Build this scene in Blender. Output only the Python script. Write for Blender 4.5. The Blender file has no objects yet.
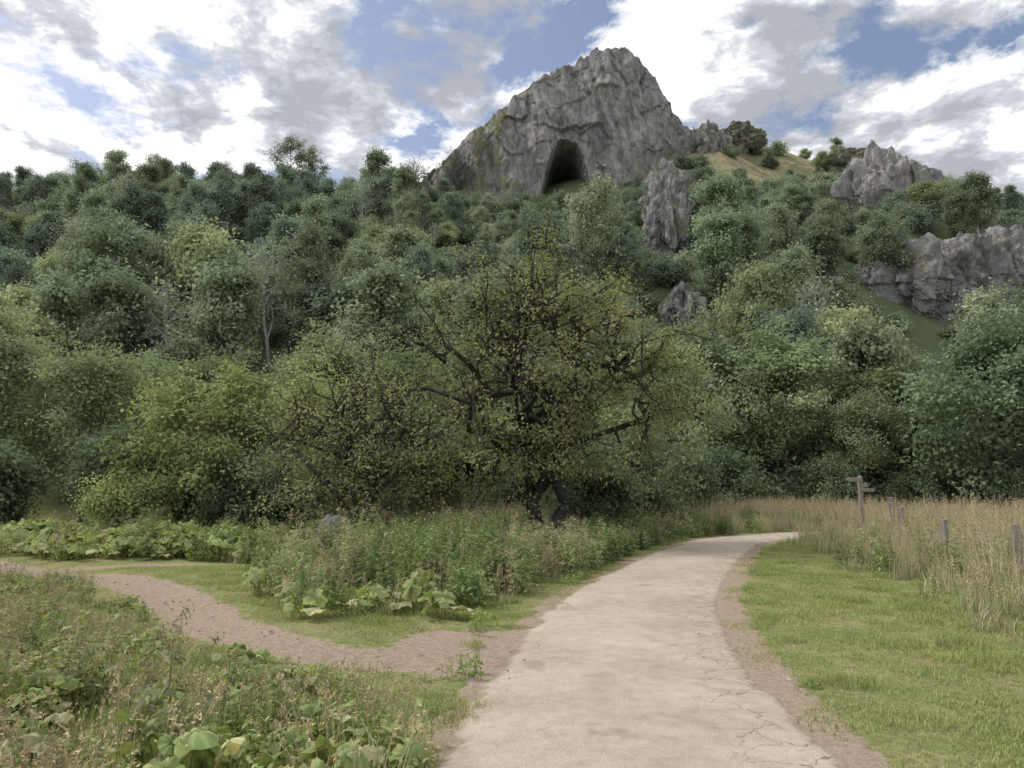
import bpy, bmesh, math, numpy as np
from mathutils import Vector, noise, Matrix
R0 = np.random.default_rng(7)
scene = bpy.context.scene
scene.view_settings.view_transform = 'Standard'
scene.view_settings.look = 'None'
scene.view_settings.exposure = 0
scene.view_settings.gamma = 1

# ------------------------------------------------------------------ helpers
class MB:
    def __init__(s):
        s.v=[]; s.q=[]; s.t=[]; s.c=[]; s.qm=[]; s.tm=[]; s.n=0
    def add(s, v, quads=None, tris=None, col=(.1,.1,.1), mat=0):
        v=np.asarray(v,float).reshape(-1,3)
        c=np.asarray(col,float)
        if c.ndim==1: c=np.tile(c,(len(v),1))
        s.v.append(v); s.c.append(c)
        if quads is not None and len(quads):
            s.q.append(np.asarray(quads,int)+s.n); s.qm.append(np.full(len(quads),mat))
        if tris is not None and len(tris):
            s.t.append(np.asarray(tris,int)+s.n); s.tm.append(np.full(len(tris),mat))
        s.n+=len(v)
    def mesh(s,name,mats,smooth=False):
        me=bpy.data.meshes.new(name)
        V=np.concatenate(s.v); C=np.concatenate(s.c)
        Q=np.concatenate(s.q) if s.q else np.zeros((0,4),int)
        T=np.concatenate(s.t) if s.t else np.zeros((0,3),int)
        me.vertices.add(len(V)); me.vertices.foreach_set('co',V.astype(np.float32).ravel())
        L=np.concatenate([Q.ravel(),T.ravel()]).astype(np.int32)
        me.loops.add(len(L)); me.loops.foreach_set('vertex_index',L)
        npoly=len(Q)+len(T); me.polygons.add(npoly)
        st=np.concatenate([np.arange(len(Q))*4, len(Q)*4+np.arange(len(T))*3]).astype(np.int32)
        me.polygons.foreach_set('loop_start',st)
        M=np.concatenate((s.qm or [np.zeros(0,int)])+(s.tm or [np.zeros(0,int)])).astype(np.int32)
        for m in mats: me.materials.append(m)
        me.polygons.foreach_set('material_index',M)
        if smooth: me.polygons.foreach_set('use_smooth',np.ones(npoly,bool))
        a=me.color_attributes.new('Col','FLOAT_COLOR','POINT')
        a.data.foreach_set('color',np.concatenate([C,np.ones((len(C),1))],1).astype(np.float32).ravel())
        me.update(); me.validate()
        return me
def obj(name,me,loc=(0,0,0),rz=0,link=True,sc=1):
    o=bpy.data.objects.new(name,me); o.location=loc; o.rotation_euler=(0,0,rz); o.scale=(sc,)*3
    if link: scene.collection.objects.link(o)
    return o
def nrm(a): return a/np.maximum(np.linalg.norm(a,axis=-1,keepdims=True),1e-9)

def tube(mb,P,r,k=6,col=(.08,.07,.06),mat=0):
    P=np.asarray(P,float); r=np.asarray(r,float); n=len(P)
    T=nrm(np.gradient(P,axis=0))
    ref=np.array([0,0,1.]) if abs(T[:,2]).mean()<.8 else np.array([1.,0,0])
    U=nrm(np.cross(T,ref)); W=np.cross(T,U)
    a=np.arange(k)*2*math.pi/k
    ring=P[:,None,:]+r[:,None,None]*(np.cos(a)[None,:,None]*U[:,None,:]+np.sin(a)[None,:,None]*W[:,None,:])
    i=np.arange(n-1)[:,None]*k; j=np.arange(k)[None,:]; j2=(j+1)%k
    q=np.stack([i+j,i+j2,i+k+j2,i+k+j],-1).reshape(-1,4)
    mb.add(ring.reshape(-1,3),quads=q,col=col,mat=mat)
def leaves(mb,rng,C,N,S,col,asp=.5,mat=1,fold=.2):
    n=len(C); r=rng.normal(size=(n,3)); T=nrm(np.cross(N,r)); B=np.cross(N,T)
    S=np.broadcast_to(S,(n,))[:,None]
    v=np.stack([C-T*S, C+B*S*asp+N*S*fold-T*S*.15, C+T*S, C-B*S*asp+N*S*fold-T*S*.15],1)
    q=np.arange(n*4).reshape(n,4)
    c=np.repeat(np.broadcast_to(col,(n,3)),4,axis=0)
    mb.add(v.reshape(-1,3),quads=q,col=c,mat=mat)
def blades(mb,rng,P,h,lean,w,col,tipcol=None,mat=0):
    n=len(P); az=rng.uniform(0,2*math.pi,n); d=np.stack([np.cos(az),np.sin(az),0*az],1)
    s=np.stack([-d[:,1],d[:,0],0*az],1)
    h=np.broadcast_to(h,(n,))[:,None]; w=np.broadcast_to(w,(n,))[:,None]; L=np.broadcast_to(lean,(n,))[:,None]
    up=np.array([0,0,1.])
    m=P+up*h*.55+d*h*L*.3; t=P+up*h*(1-.25*L)+d*h*L
    v=np.stack([P-s*w,P+s*w,m-s*w*.8,m+s*w*.8,t],1).reshape(-1,3)
    b=np.arange(n)[:,None]*5
    q=b+np.array([[0,1,3,2]]); tr=b+np.array([[2,3,4]])
    col=np.broadcast_to(col,(n,3)); tc=col if tipcol is None else np.broadcast_to(tipcol,(n,3))
    c=np.stack([col*.7,col*.7,col,col,tc],1).reshape(-1,3)
    mb.add(v,quads=q,tris=tr,col=c,mat=mat)

# ------------------------------------------------------------------ materials
def newmat(name):
    m=bpy.data.materials.new(name); m.use_nodes=True; nt=m.node_tree; nt.nodes.clear()
    return m,nt,nt.nodes.new('ShaderNodeOutputMaterial')
def N(nt,t,**k):
    n=nt.nodes.new(t)
    for a,b in k.items(): setattr(n,a,b)
    return n
def mixc(nt,fac,a,b,bt='MIX'):
    n=nt.nodes.new('ShaderNodeMix'); n.data_type='RGBA'; n.blend_type=bt
    for sock,val in ((n.inputs[0],fac),(n.inputs[6],a),(n.inputs[7],b)):
        if isinstance(val,bpy.types.NodeSocket): nt.links.new(val,sock)
        else:
            sock.default_value = val if not isinstance(val,tuple) else (*val,1)[:4]
    return n.outputs[2]
def ramp(nt,fac,stops):
    n=nt.nodes.new('ShaderNodeValToRGB'); nt.links.new(fac,n.inputs[0])
    e=n.color_ramp.elements
    while len(e)<len(stops): e.new(.5)
    for x,(p,c) in zip(e,stops):
        x.position=p; x.color=(c,c,c,1) if not isinstance(c,tuple) else (*c,1)
    return n.outputs[0]
def noi(nt,vec,scale,detail=5,rough=.55,dist=0):
    n=N(nt,'ShaderNodeTexNoise'); n.inputs['Scale'].default_value=scale; n.inputs['Detail'].default_value=detail
    n.inputs['Roughness'].default_value=rough; n.inputs['Distortion'].default_value=dist
    nt.links.new(vec,n.inputs['Vector']); return n.outputs['Fac']
def math_(nt,op,a,b=0.0,clamp=False):
    n=nt.nodes.new('ShaderNodeMath'); n.operation=op; n.use_clamp=clamp
    for s,v in zip(n.inputs,(a,b)):
        if isinstance(v,bpy.types.NodeSocket): nt.links.new(v,s)
        else: s.default_value=v
    return n.outputs[0]

def leafmat(name,trans=.3,var=.45,hv=.03,tint=(1.35,1.4,.8),sat=1.0):
    m,nt,out=newmat(name)
    at=N(nt,'ShaderNodeAttribute',attribute_name='Col')
    oi=N(nt,'ShaderNodeObjectInfo')
    v=math_(nt,'MULTIPLY_ADD',oi.outputs['Random'],var); nt.nodes[-1].inputs[2].default_value=1-var/2
    hs=N(nt,'ShaderNodeHueSaturation'); hs.inputs['Saturation'].default_value=sat
    nt.links.new(at.outputs['Color'],hs.inputs['Color']); nt.links.new(v,hs.inputs['Value'])
    r2=math_(nt,'FRACT',math_(nt,'MULTIPLY',oi.outputs['Random'],17.31))
    hu=math_(nt,'MULTIPLY_ADD',r2,hv); nt.nodes[-1].inputs[2].default_value=.5-hv/2
    nt.links.new(hu,hs.inputs['Hue'])
    col=hs.outputs[0]
    p=N(nt,'ShaderNodeBsdfDiffuse'); nt.links.new(col,p.inputs['Color'])
    if trans<=0:
        nt.links.new(p.outputs[0],out.inputs[0]); return m
    t=N(nt,'ShaderNodeBsdfTranslucent')
    tc=mixc(nt,1.0,col,tint,'MULTIPLY'); nt.links.new(tc,t.inputs['Color'])
    mx=N(nt,'ShaderNodeMixShader'); mx.inputs[0].default_value=trans
    nt.links.new(p.outputs[0],mx.inputs[1]); nt.links.new(t.outputs[0],mx.inputs[2])
    nt.links.new(mx.outputs[0],out.inputs[0]); return m
LEAF=leafmat('leaf_foliage',.3,.4,.03,(1.25,1.35,.95),.9); HLEAF=leafmat('hazed_woodland_foliage',.32,.6,.035,(1.2,1.3,1.15),.82); GRASS=leafmat('grass_blades',.25,.35,.02); STRAW=leafmat('dry_grass_blades',0,.4,.02)  # HLEAF is for far leaves, whose colours have distance haze painted in
def barkmat():
    m,nt,out=newmat('bark'); at=N(nt,'ShaderNodeAttribute',attribute_name='Col'); tc=N(nt,'ShaderNodeTexCoord')
    f=noi(nt,tc.outputs['Object'],9,3); c=mixc(nt,1.0,at.outputs['Color'],ramp(nt,f,[(.3,.5),(.7,1.5)]),'MULTIPLY')
    p=N(nt,'ShaderNodeBsdfDiffuse'); nt.links.new(c,p.inputs['Color'])
    nt.links.new(p.outputs[0],out.inputs[0]); return m
BARK=barkmat()
def rockmat():
    m,nt,out=newmat('limestone'); at=N(nt,'ShaderNodeAttribute',attribute_name='Col'); g=N(nt,'ShaderNodeNewGeometry')
    P=g.outputs['Position']
    mp=N(nt,'ShaderNodeMapping'); mp.inputs['Scale'].default_value=(1,1,.28); mp.inputs['Rotation'].default_value=(0,.18,0); nt.links.new(P,mp.inputs['Vector'])
    a=noi(nt,mp.outputs[0],.22,8,.65,.4); b=noi(nt,mp.outputs[0],1.3,8,.7); st=noi(nt,mp.outputs[0],.75,6,.6,.3)
    c=mixc(nt,ramp(nt,a,[(.35,0.),(.62,1.)]),(.25,.245,.26),(.40,.385,.375))
    c=mixc(nt,1.0,c,ramp(nt,b,[(.3,.7),(.5,.97),(.7,1.2)]),'MULTIPLY')
    c=mixc(nt,ramp(nt,st,[(.53,0.),(.67,.65)]),c,(.14,.135,.145))
    vo=N(nt,'ShaderNodeTexVoronoi',feature='DISTANCE_TO_EDGE'); vo.inputs['Scale'].default_value=.36
    wv=N(nt,'ShaderNodeVectorMath',operation='ADD'); nn=N(nt,'ShaderNodeTexNoise'); nn.inputs['Scale'].default_value=.4; nn.inputs['Detail'].default_value=4
    nt.links.new(P,nn.inputs['Vector']); sc=N(nt,'ShaderNodeVectorMath',operation='SCALE'); sc.inputs['Scale'].default_value=4
    nt.links.new(nn.outputs['Color'],sc.inputs[0]); nt.links.new(mp.outputs[0],wv.inputs[0]); nt.links.new(sc.outputs[0],wv.inputs[1]); nt.links.new(wv.outputs[0],vo.inputs['Vector'])
    c=mixc(nt,ramp(nt,vo.outputs['Distance'],[(.0,.5),(.07,0.)]),c,(.13,.125,.13))
    sx=N(nt,'ShaderNodeSeparateXYZ'); nt.links.new(g.outputs['Normal'],sx.inputs[0])
    sc2=N(nt,'ShaderNodeSeparateColor'); nt.links.new(at.outputs['Color'],sc2.inputs[0])
    vg=math_(nt,'ADD',math_(nt,'MULTIPLY',sx.outputs['Z'],.5),sc2.outputs[0])
    mp2=N(nt,'ShaderNodeMapping'); mp2.inputs['Scale'].default_value=(1,1,.5); mp2.inputs['Rotation'].default_value=(0,.3,0); nt.links.new(P,mp2.inputs['Vector'])
    vg=math_(nt,'ADD',vg,math_(nt,'MULTIPLY',math_(nt,'SUBTRACT',noi(nt,mp2.outputs[0],.24,9,.75),.5),2.9))
    gcol=mixc(nt,ramp(nt,noi(nt,P,.5,5),[(.35,0.),(.65,1.)]),(.11,.14,.08),(.26,.24,.14))
    c=mixc(nt,ramp(nt,vg,[(.30,0.),(.55,.92)]),c,gcol)
    p=N(nt,'ShaderNodeBsdfDiffuse')
    nt.links.new(c,p.inputs['Color'])
    bp=N(nt,'ShaderNodeBump'); bp.inputs['Strength'].default_value=.8; bp.inputs['Distance'].default_value=.7
    nt.links.new(b,bp.inputs['Height']); nt.links.new(bp.outputs[0],p.inputs['Normal'])
    nt.links.new(p.outputs[0],out.inputs[0]); return m
ROCK=rockmat()

# ------------------------------------------------------------------ layout
PC=np.array([(-.6,-30),(0.1,-8),(.45,0),(.8,4.7),(.92,6.1),(1.18,8),(1.9,11.5),(3.4,16),(5.3,21),(7.3,25.2),(10.2,28),(14,30),(20,31.2),(40,33),(80,36)],float)
def catmull(P,n=12):
    out=[]
    Q=np.vstack([2*P[0]-P[1],P,2*P[-1]-P[-2]])
    for i in range(1,len(Q)-2):
        for t in np.arange(n)/n:
            a,b,c,d=Q[i-1:i+3]
            out.append(.5*((2*b)+(-a+c)*t+(2*a-5*b+4*c-d)*t*t+(-a+3*b-3*c+d)*t**3))
    out.append(P[-1]); return np.array(out)
PCs=catmull(PC)
TR1=catmull(np.array([(.0,7.7),(-1.1,7.5),(-2.1,7.7),(-3.3,8.9),(-4.6,11.0),(-7.6,14.2),(-11.5,17.3),(-18,20.5),(-40,27)],float),6)
TR2=catmull(np.array([(-9.8,16.6),(-8,17.0),(-5.6,17.1),(-4.2,17.6)],float),6)
def dist_poly(x,y,P):
    x=np.asarray(x,float);y=np.asarray(y,float)
    D=np.full(x.shape,1e9)
    for a,b in zip(P[:-1],P[1:]):
        e=b-a; L=e@e
        t=np.clip(((x-a[0])*e[0]+(y-a[1])*e[1])/L,0,1)
        D=np.minimum(D,np.hypot(x-a[0]-t*e[0],y-a[1]-t*e[1]))
    return D
def pcx(y): return np.interp(y,PC[:12,1],PC[:12,0])
def sm(a,b,x):
    t=np.clip((x-a)/(b-a),0,1); return t*t*(3-2*t)
RX=[-400,-140,-100,-60,-35,-20,5,30,42,52,62,78,95,117,160,400]; RZ=[60,69,64,68,64,66,70,77,83,80.5,79,73,63,60,52,50]
def height(x,y):
    x=np.asarray(x,float);y=np.asarray(y,float)
    r=np.interp(x,RX,RZ)
    foot=47+3*np.sin(x*.05)+4*sm(60,160,np.abs(x))
    s=np.clip((y-foot)/(165-foot),0,1)
    hh=r*(s**1.04)
    rough=(np.sin(x*.11+y*.07)*1.6+np.sin(x*.05-y*.09+2)*2+np.sin(x*.23+1.3*np.sin(y*.2)))*sm(0,.25,s)*(1-.5*sm(.85,1,s))
    back=-.1*np.clip(y-172,0,300)*(y>172)
    w=sm(1.7,4,dist_poly(x,y,PCs[::3]))*(y<60)
    und=(np.sin(x*.9+y*.5)*.05+np.sin(x*.4-y*.7+1)*.07)*w
    mound=.25*np.exp(-((x+1.5)/3.0)**2-((y-14)/4)**2)*w
    return hh+rough+back+und+mound
def tall_edge(y): return np.interp(y,[0,5,10,18,23,25.5,40],[5.6,5.9,6.3,7.9,8.7,9.1,9.5])

# ------------------------------------------------------------------ ground
n=540
u=np.linspace(-1,1,n); ax=4*np.sinh(6.1*u); ay=4*np.sinh(6.1*u)+9
X,Y=np.meshgrid(ax,ay,indexing='xy'); Z=height(X,Y)
dP=dist_poly(X,Y,PCs[::2]); d1=dist_poly(X,Y,TR1[::2]); d2=dist_poly(X,Y,TR2)
side=X-pcx(Y)
dirt=np.maximum(1-sm(.2,.7,d1), .95*(1-sm(.15,.5,d2)))
dirt=np.maximum(dirt,1-sm(1.25,np.where(side>0,1.6,1.5),dP))
dirt=np.maximum(dirt,1-sm(.4,1.0,np.hypot((X+.55)/.95,(Y-8.)/1.6)))
hill=sm(44,52,Y)
tan=np.clip(sm(116,132,Y)*sm(30,38,X)*(1-sm(68,80,X))+sm(158,166,Y)*.5,0,1)
Z=Z-.04*(1-sm(.2,.5,d1))
m,nt,out=newmat('meadow_ground')
at=N(nt,'ShaderNodeAttribute',attribute_name='Col'); g=N(nt,'ShaderNodeNewGeometry'); P=g.outputs['Position']
sc=N(nt,'ShaderNodeSeparateColor'); nt.links.new(at.outputs['Color'],sc.inputs[0])
f1=noi(nt,P,1.3,8,.65); f2=noi(nt,P,14,6,.7); f3=noi(nt,P,60,4,.6)
gc=mixc(nt,ramp(nt,f1,[(.35,0.),(.65,1.)]),(.16,.20,.07),(.30,.27,.14))
gc=mixc(nt,1.0,gc,ramp(nt,f2,[(.3,.6),(.7,1.3)]),'MULTIPLY')
dc=mixc(nt,ramp(nt,f2,[(.3,0.),(.7,1.)]),(.24,.18,.135),(.40,.325,.255))
dc=mixc(nt,1.0,dc,ramp(nt,f3,[(.3,.75),(.7,1.25)]),'MULTIPLY')
hc=mixc(nt,noi(nt,P,.3,6,.7),(.08,.11,.065),(.14,.165,.09))
tcx=mixc(nt,ramp(nt,noi(nt,P,.14,7,.7),[(.35,0.),(.65,1.)]),(.15,.17,.09),(.42,.36,.23))
tcx=mixc(nt,1.0,tcx,ramp(nt,noi(nt,P,.9,7,.75),[(.3,.5),(.7,1.35)]),'MULTIPLY')
c=mixc(nt,sc.outputs[1],gc,hc); c=mixc(nt,sc.outputs[2],c,tcx)
dm=math_(nt,'ADD',sc.outputs[0],math_(nt,'MULTIPLY',math_(nt,'SUBTRACT',noi(nt,P,3.5,6,.7),.5),1.3))
c=mixc(nt,ramp(nt,dm,[(.42,0.),(.58,1.)]),c,dc)
p=N(nt,'ShaderNodeBsdfDiffuse')
nt.links.new(c,p.inputs['Color'])
b=N(nt,'ShaderNodeBump'); b.inputs['Strength'].default_value=.7; b.inputs['Distance'].default_value=.04
nt.links.new(f2,b.inputs['Height']); nt.links.new(b.outputs[0],p.inputs['Normal']); nt.links.new(p.outputs[0],out.inputs[0])
GROUND=m
mb=MB(); i,j=np.meshgrid(np.arange(n-1),np.arange(n-1),indexing='xy')
a=(j*n+i).ravel(); q=np.stack([a,a+1,a+n+1,a+n],1)
mb.add(np.stack([X,Y,Z],-1).reshape(-1,3),quads=q,col=np.stack([dirt,hill,tan],-1).reshape(-1,3))
obj('ground',mb.mesh('ground',[GROUND],True))

# ------------------------------------------------------------------ path
m,nt,out=newmat('path_surface'); g=N(nt,'ShaderNodeNewGeometry'); P=g.outputs['Position']
at=N(nt,'ShaderNodeAttribute',attribute_name='Col'); sc=N(nt,'ShaderNodeSeparateColor'); nt.links.new(at.outputs['Color'],sc.inputs[0])
f1=noi(nt,P,.7,7,.6,.3); f2=noi(nt,P,6,8,.7); f3=noi(nt,P,90,3,.7)
c=mixc(nt,ramp(nt,f1,[(.35,0.),(.65,1.)]),(.37,.305,.24),(.48,.41,.33))
c=mixc(nt,1.0,c,ramp(nt,f2,[(.25,.74),(.5,1.),(.75,1.14)]),'MULTIPLY')
c=mixc(nt,1.0,c,ramp(nt,f3,[(.3,.66),(.5,1.),(.7,1.24)]),'MULTIPLY')
nn=N(nt,'ShaderNodeTexNoise'); nn.inputs['Scale'].default_value=3.; nn.inputs['Detail'].default_value=6; nt.links.new(P,nn.inputs['Vector'])
s2=N(nt,'ShaderNodeVectorMath',operation='SCALE'); s2.inputs['Scale'].default_value=.5; nt.links.new(nn.outputs['Color'],s2.inputs[0])
wv=N(nt,'ShaderNodeVectorMath',operation='ADD'); nt.links.new(P,wv.inputs[0]); nt.links.new(s2.outputs[0],wv.inputs[1])
vo=N(nt,'ShaderNodeTexVoronoi',feature='DISTANCE_TO_EDGE'); vo.inputs['Scale'].default_value=2.6; nt.links.new(wv.outputs[0],vo.inputs['Vector'])
cr=ramp(nt,vo.outputs['Distance'],[(.0,1.),(.025,0.)])
cm=math_(nt,'MULTIPLY',cr,ramp(nt,math_(nt,'ADD',sc.outputs[0],math_(nt,'MULTIPLY',f1,.6)),[(.5,0.),(.8,.85)]))
c=mixc(nt,cm,c,(.10,.085,.07))
em=math_(nt,'ADD',sc.outputs[1],math_(nt,'MULTIPLY',math_(nt,'SUBTRACT',f2,.5),1.1))
c=mixc(nt,ramp(nt,em,[(.45,0.),(.8,.85)]),c,(.20,.15,.115))
c=mixc(nt,ramp(nt,noi(nt,P,1.1,7,.7,.5),[(.57,0.),(.65,.6)]),c,(.24,.19,.155))
p=N(nt,'ShaderNodeBsdfPrincipled'); p.inputs['Roughness'].default_value=.85; p.inputs['Specular IOR Level'].default_value=.25
nt.links.new(c,p.inputs['Base Color'])
b=N(nt,'ShaderNodeBump'); b.inputs['Strength'].default_value=.5; b.inputs['Distance'].default_value=.01
nt.links.new(f3,b.inputs['Height']); nt.links.new(b.outputs[0],p.inputs['Normal']); nt.links.new(p.outputs[0],out.inputs[0])
PATH=m
C=catmull(PC,60); T=nrm(np.gradient(C,axis=0)); S=np.stack([T[:,1],-T[:,0]],1)
nw=17; ws=np.linspace(-1,1,nw)
rows=[];cols=[]
for k,(c0,s0) in enumerate(zip(C,S)):
    hwL=1.2+.10*noise.noise((c0[1]*1.3,0,c0[0]))+.09*noise.noise((c0[1]*6,3,c0[0]*6))
    hwR=1.13+.05*noise.noise((c0[1]*1.1,9,c0[0]))+.06*noise.noise((c0[1]*7,5,c0[0]*7))
    if c0[1]<6.5: hwL+=.12; hwR+=.05
    for w in ws:
        hw=hwL if w<0 else hwR
        p0=c0+s0*w*hw
        rows.append((p0[0],p0[1],.035*(1-w*w)+.012-(.03 if abs(w)==1 else 0)))
        cols.append((max(0,w)**1.5, max(0,(abs(w)-.72)/.28)**1.5,0))
mb=MB(); K=len(C); i,j=np.meshgrid(np.arange(nw-1),np.arange(K-1)); a=(j*nw+i).ravel()
mb.add(rows,quads=np.stack([a,a+1,a+nw+1,a+nw],1),col=np.array(cols))
obj('path',mb.mesh('path',[PATH],True))

# ------------------------------------------------------------------ instancer
def instancer(name,protos,pts,rot,scl,idx):
    coll=bpy.data.collections.new(name+'_kinds')
    for k,me in enumerate(protos):
        o=bpy.data.objects.new(f'{name}_kind_{k:02d}',me); coll.objects.link(o)
    me=bpy.data.meshes.new(name); nn=len(pts)
    me.vertices.add(nn); me.vertices.foreach_set('co',np.asarray(pts,np.float32).ravel())
    a=me.attributes.new('rot','FLOAT_VECTOR','POINT'); a.data.foreach_set('vector',np.asarray(rot,np.float32).ravel())
    scl=np.asarray(scl,np.float32)
    if scl.ndim==1: scl=np.stack([scl]*3,1)
    a=me.attributes.new('scl','FLOAT_VECTOR','POINT'); a.data.foreach_set('vector',scl.ravel())
    a=me.attributes.new('idx','INT','POINT'); a.data.foreach_set('value',np.asarray(idx,np.int32))
    o=obj(name,me)
    ng=bpy.data.node_groups.new(name,'GeometryNodeTree')
    ng.interface.new_socket('Geometry',in_out='INPUT',socket_type='NodeSocketGeometry')
    ng.interface.new_socket('Geometry',in_out='OUTPUT',socket_type='NodeSocketGeometry')
    gi=ng.nodes.new('NodeGroupInput'); go=ng.nodes.new('NodeGroupOutput'); ip=ng.nodes.new('GeometryNodeInstanceOnPoints')
    ci=ng.nodes.new('GeometryNodeCollectionInfo'); ci.inputs['Collection'].default_value=coll
    ci.inputs['Separate Children'].default_value=True; ci.inputs['Reset Children'].default_value=True
    ip.inputs['Pick Instance'].default_value=True
    def na(nm,ty):
        x=ng.nodes.new('GeometryNodeInputNamedAttribute'); x.data_type=ty; x.inputs['Name'].default_value=nm; return x.outputs['Attribute']
    L=ng.links.new
    L(gi.outputs[0],ip.inputs['Points']); L(ci.outputs[0],ip.inputs['Instance'])
    L(na('idx','INT'),ip.inputs['Instance Index']); L(na('rot','FLOAT_VECTOR'),ip.inputs['Rotation']); L(na('scl','FLOAT_VECTOR'),ip.inputs['Scale'])
    L(ip.outputs[0],go.inputs[0])
    md=o.modifiers.new('scatter','NODES'); md.node_group=ng
    return o
def scatter(name,protos,x,y,smin,smax,idx,rng,tilt=.06,sink=.0,mul=1.0):
    nn=len(x); z=height(x,y)-sink
    rot=np.stack([rng.normal(0,tilt,nn),rng.normal(0,tilt,nn),rng.uniform(0,6.28,nn)],1)
    s=rng.uniform(smin,smax,nn)*mul; s3=np.stack([s,s,s*rng.uniform(.85,1.2,nn)],1)
    return instancer(name,protos,np.stack([x,y,z],1),rot,s3,idx)

# ------------------------------------------------------------------ trees
def tree(seed,H,R,cb=.2,nl=10,ns=6,lpc=60,cr=.5,ls=.2,pal=((.07,.12,.05),),tr=.16,gn=.08,stems=1,dens=None,twigs=0,bark=(.15,.135,.115),k=5,droop=0.,asp=.55,tw_l=.5,lean=(0,0),lr=.5,sr=.25,irr=1.,lm=None):
    rng=np.random.default_rng(seed); mb=MB()
    cz=H*(cb+1)/2; rz=H*(1-cb)/2; cen=np.array([lean[0],lean[1],cz]); top=cz+.35*rz
    pal=np.array(pal,float)
    trunks=[]
    for s in range(stems):
        az=rng.uniform(0,6.28)+s*6.28/stems; sp=(0 if stems==1 else R*.28)
        e=np.array([math.cos(az)*sp+lean[0],math.sin(az)*sp+lean[1],top*(1 if s==0 else rng.uniform(.7,.95))])
        st=np.array([math.cos(az)*sp*.15,math.sin(az)*sp*.15,-.3])
        t=np.linspace(0,1,9)[:,None]; P=st+(e-st)*t+rng.normal(0,gn*.6,(9,3))*np.array([1,1,.3])*H*.12*np.sin(np.pi*t)**.5
        rr=tr*(1-.8*t[:,0])*(1 if stems==1 else .75); rr[0]*=1.5; rr[1]*=1.1
        tube(mb,P,rr,max(k,7),bark); trunks.append(P)
    clumps=[]; ph=rng.uniform(0,6.28,3)
    for i in range(nl):
        z=1-1.45*(i+.5)/nl; az=i*2.4+rng.uniform(-.4,.4); h=math.sqrt(max(0,1-z*z))
        lob=1+irr*(.18*math.sin(2*az+ph[0])+.12*math.sin(5*az+ph[1]))
        e=cen+np.array([R*h*math.cos(az)*lob,R*h*math.sin(az)*lob,rz*z])*rng.uniform(.5,.8)
        P=trunks[i%len(trunks)]
        hz=np.clip(e[2]-.5*np.hypot(e[0],e[1])-rng.uniform(0,.1)*H,.12*H,top*.95)
        kk=np.argmin(abs(P[:,2]-hz)); s=P[kk]
        t=np.linspace(0,1,8)[:,None]; L=np.linalg.norm(e-s)
        B=s+(e-s)*t+np.array([0,0,1])*L*(.12-droop)*np.sin(np.pi*t)+rng.normal(0,gn,(8,3))*L*.5*np.minimum(t*2,1)
        B[0]=s; r0=tr*(lr-.2*kk/9)
        tube(mb,B,r0*(1-.78*t[:,0]),k,bark)
        clumps.append(B[-1]); reach=rng.uniform(1-.12*irr,1.0+.22*irr)
        for j in range(ns):
            tt=rng.uniform(.3,1); f=tt*7; i0=min(int(f),6); b0=B[i0]+(B[i0+1]-B[i0])*(f-i0)
            o=nrm(rng.normal(size=3)+nrm(b0-cen)*1.0+np.array([0,0,.15]))
            e2=b0+o*rng.uniform(.2,.5)*R
            qv=(e2-cen)/np.array([R,R,rz]); ql=np.linalg.norm(qv)
            if ql>1: e2=cen+(e2-cen)/ql*rng.uniform(.88,1.0)*reach
            e2[2]=max(e2[2],.25)
            t=np.linspace(0,1,5)[:,None]; l2=np.linalg.norm(e2-b0)
            B2=b0+(e2-b0)*t+rng.normal(0,gn,(5,3))*l2*.6*t
            tube(mb,B2,r0*sr*(1-.75*t[:,0]),4 if k<6 else 5,bark)
            clumps.append(B2[-1]); clumps.append((B2[2]+B2[3])/2+rng.normal(0,.1,3))
            for w in range(twigs):
                b3=B2[rng.integers(1,5)]; e3=b3+nrm(rng.normal(size=3)+o*.8)*rng.uniform(.3,1)*tw_l
                md=(b3+e3)/2+rng.normal(0,.12,3)*tw_l
                tube(mb,[b3,md,e3],[r0*.08+.004,r0*.05+.003,r0*.02+.002],3,bark)
    if lpc>0:
        Cs=np.array(clumps); nb=(lpc*rng.uniform(.3,1.7,len(Cs))).astype(int)
        if dens is not None: nb=(nb*np.array([dens(c) for c in Cs])).astype(int)
        br=rng.uniform(.75,1.3,len(Cs)); pc=pal[rng.integers(0,len(pal),len(Cs))]
        id=np.repeat(np.arange(len(Cs)),nb); nL=len(id)
        if nL:
            C=Cs[id]+rng.normal(0,1,(nL,3))*cr*np.array([1,1,.7]); C[:,2]=np.maximum(C[:,2],.05)
            Nn=nrm(rng.normal(size=(nL,3))*.7+nrm(C-cen)*.6+np.array([0,0,.6]))
            col=pc[id]*br[id][:,None]*rng.uniform(.8,1.25,(nL,1))
            leaves(mb,rng,C,Nn,ls*rng.uniform(.6,1.3,nL),col,asp)
    return mb.mesh('tree_mesh',[BARK,lm or LEAF],False)

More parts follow.
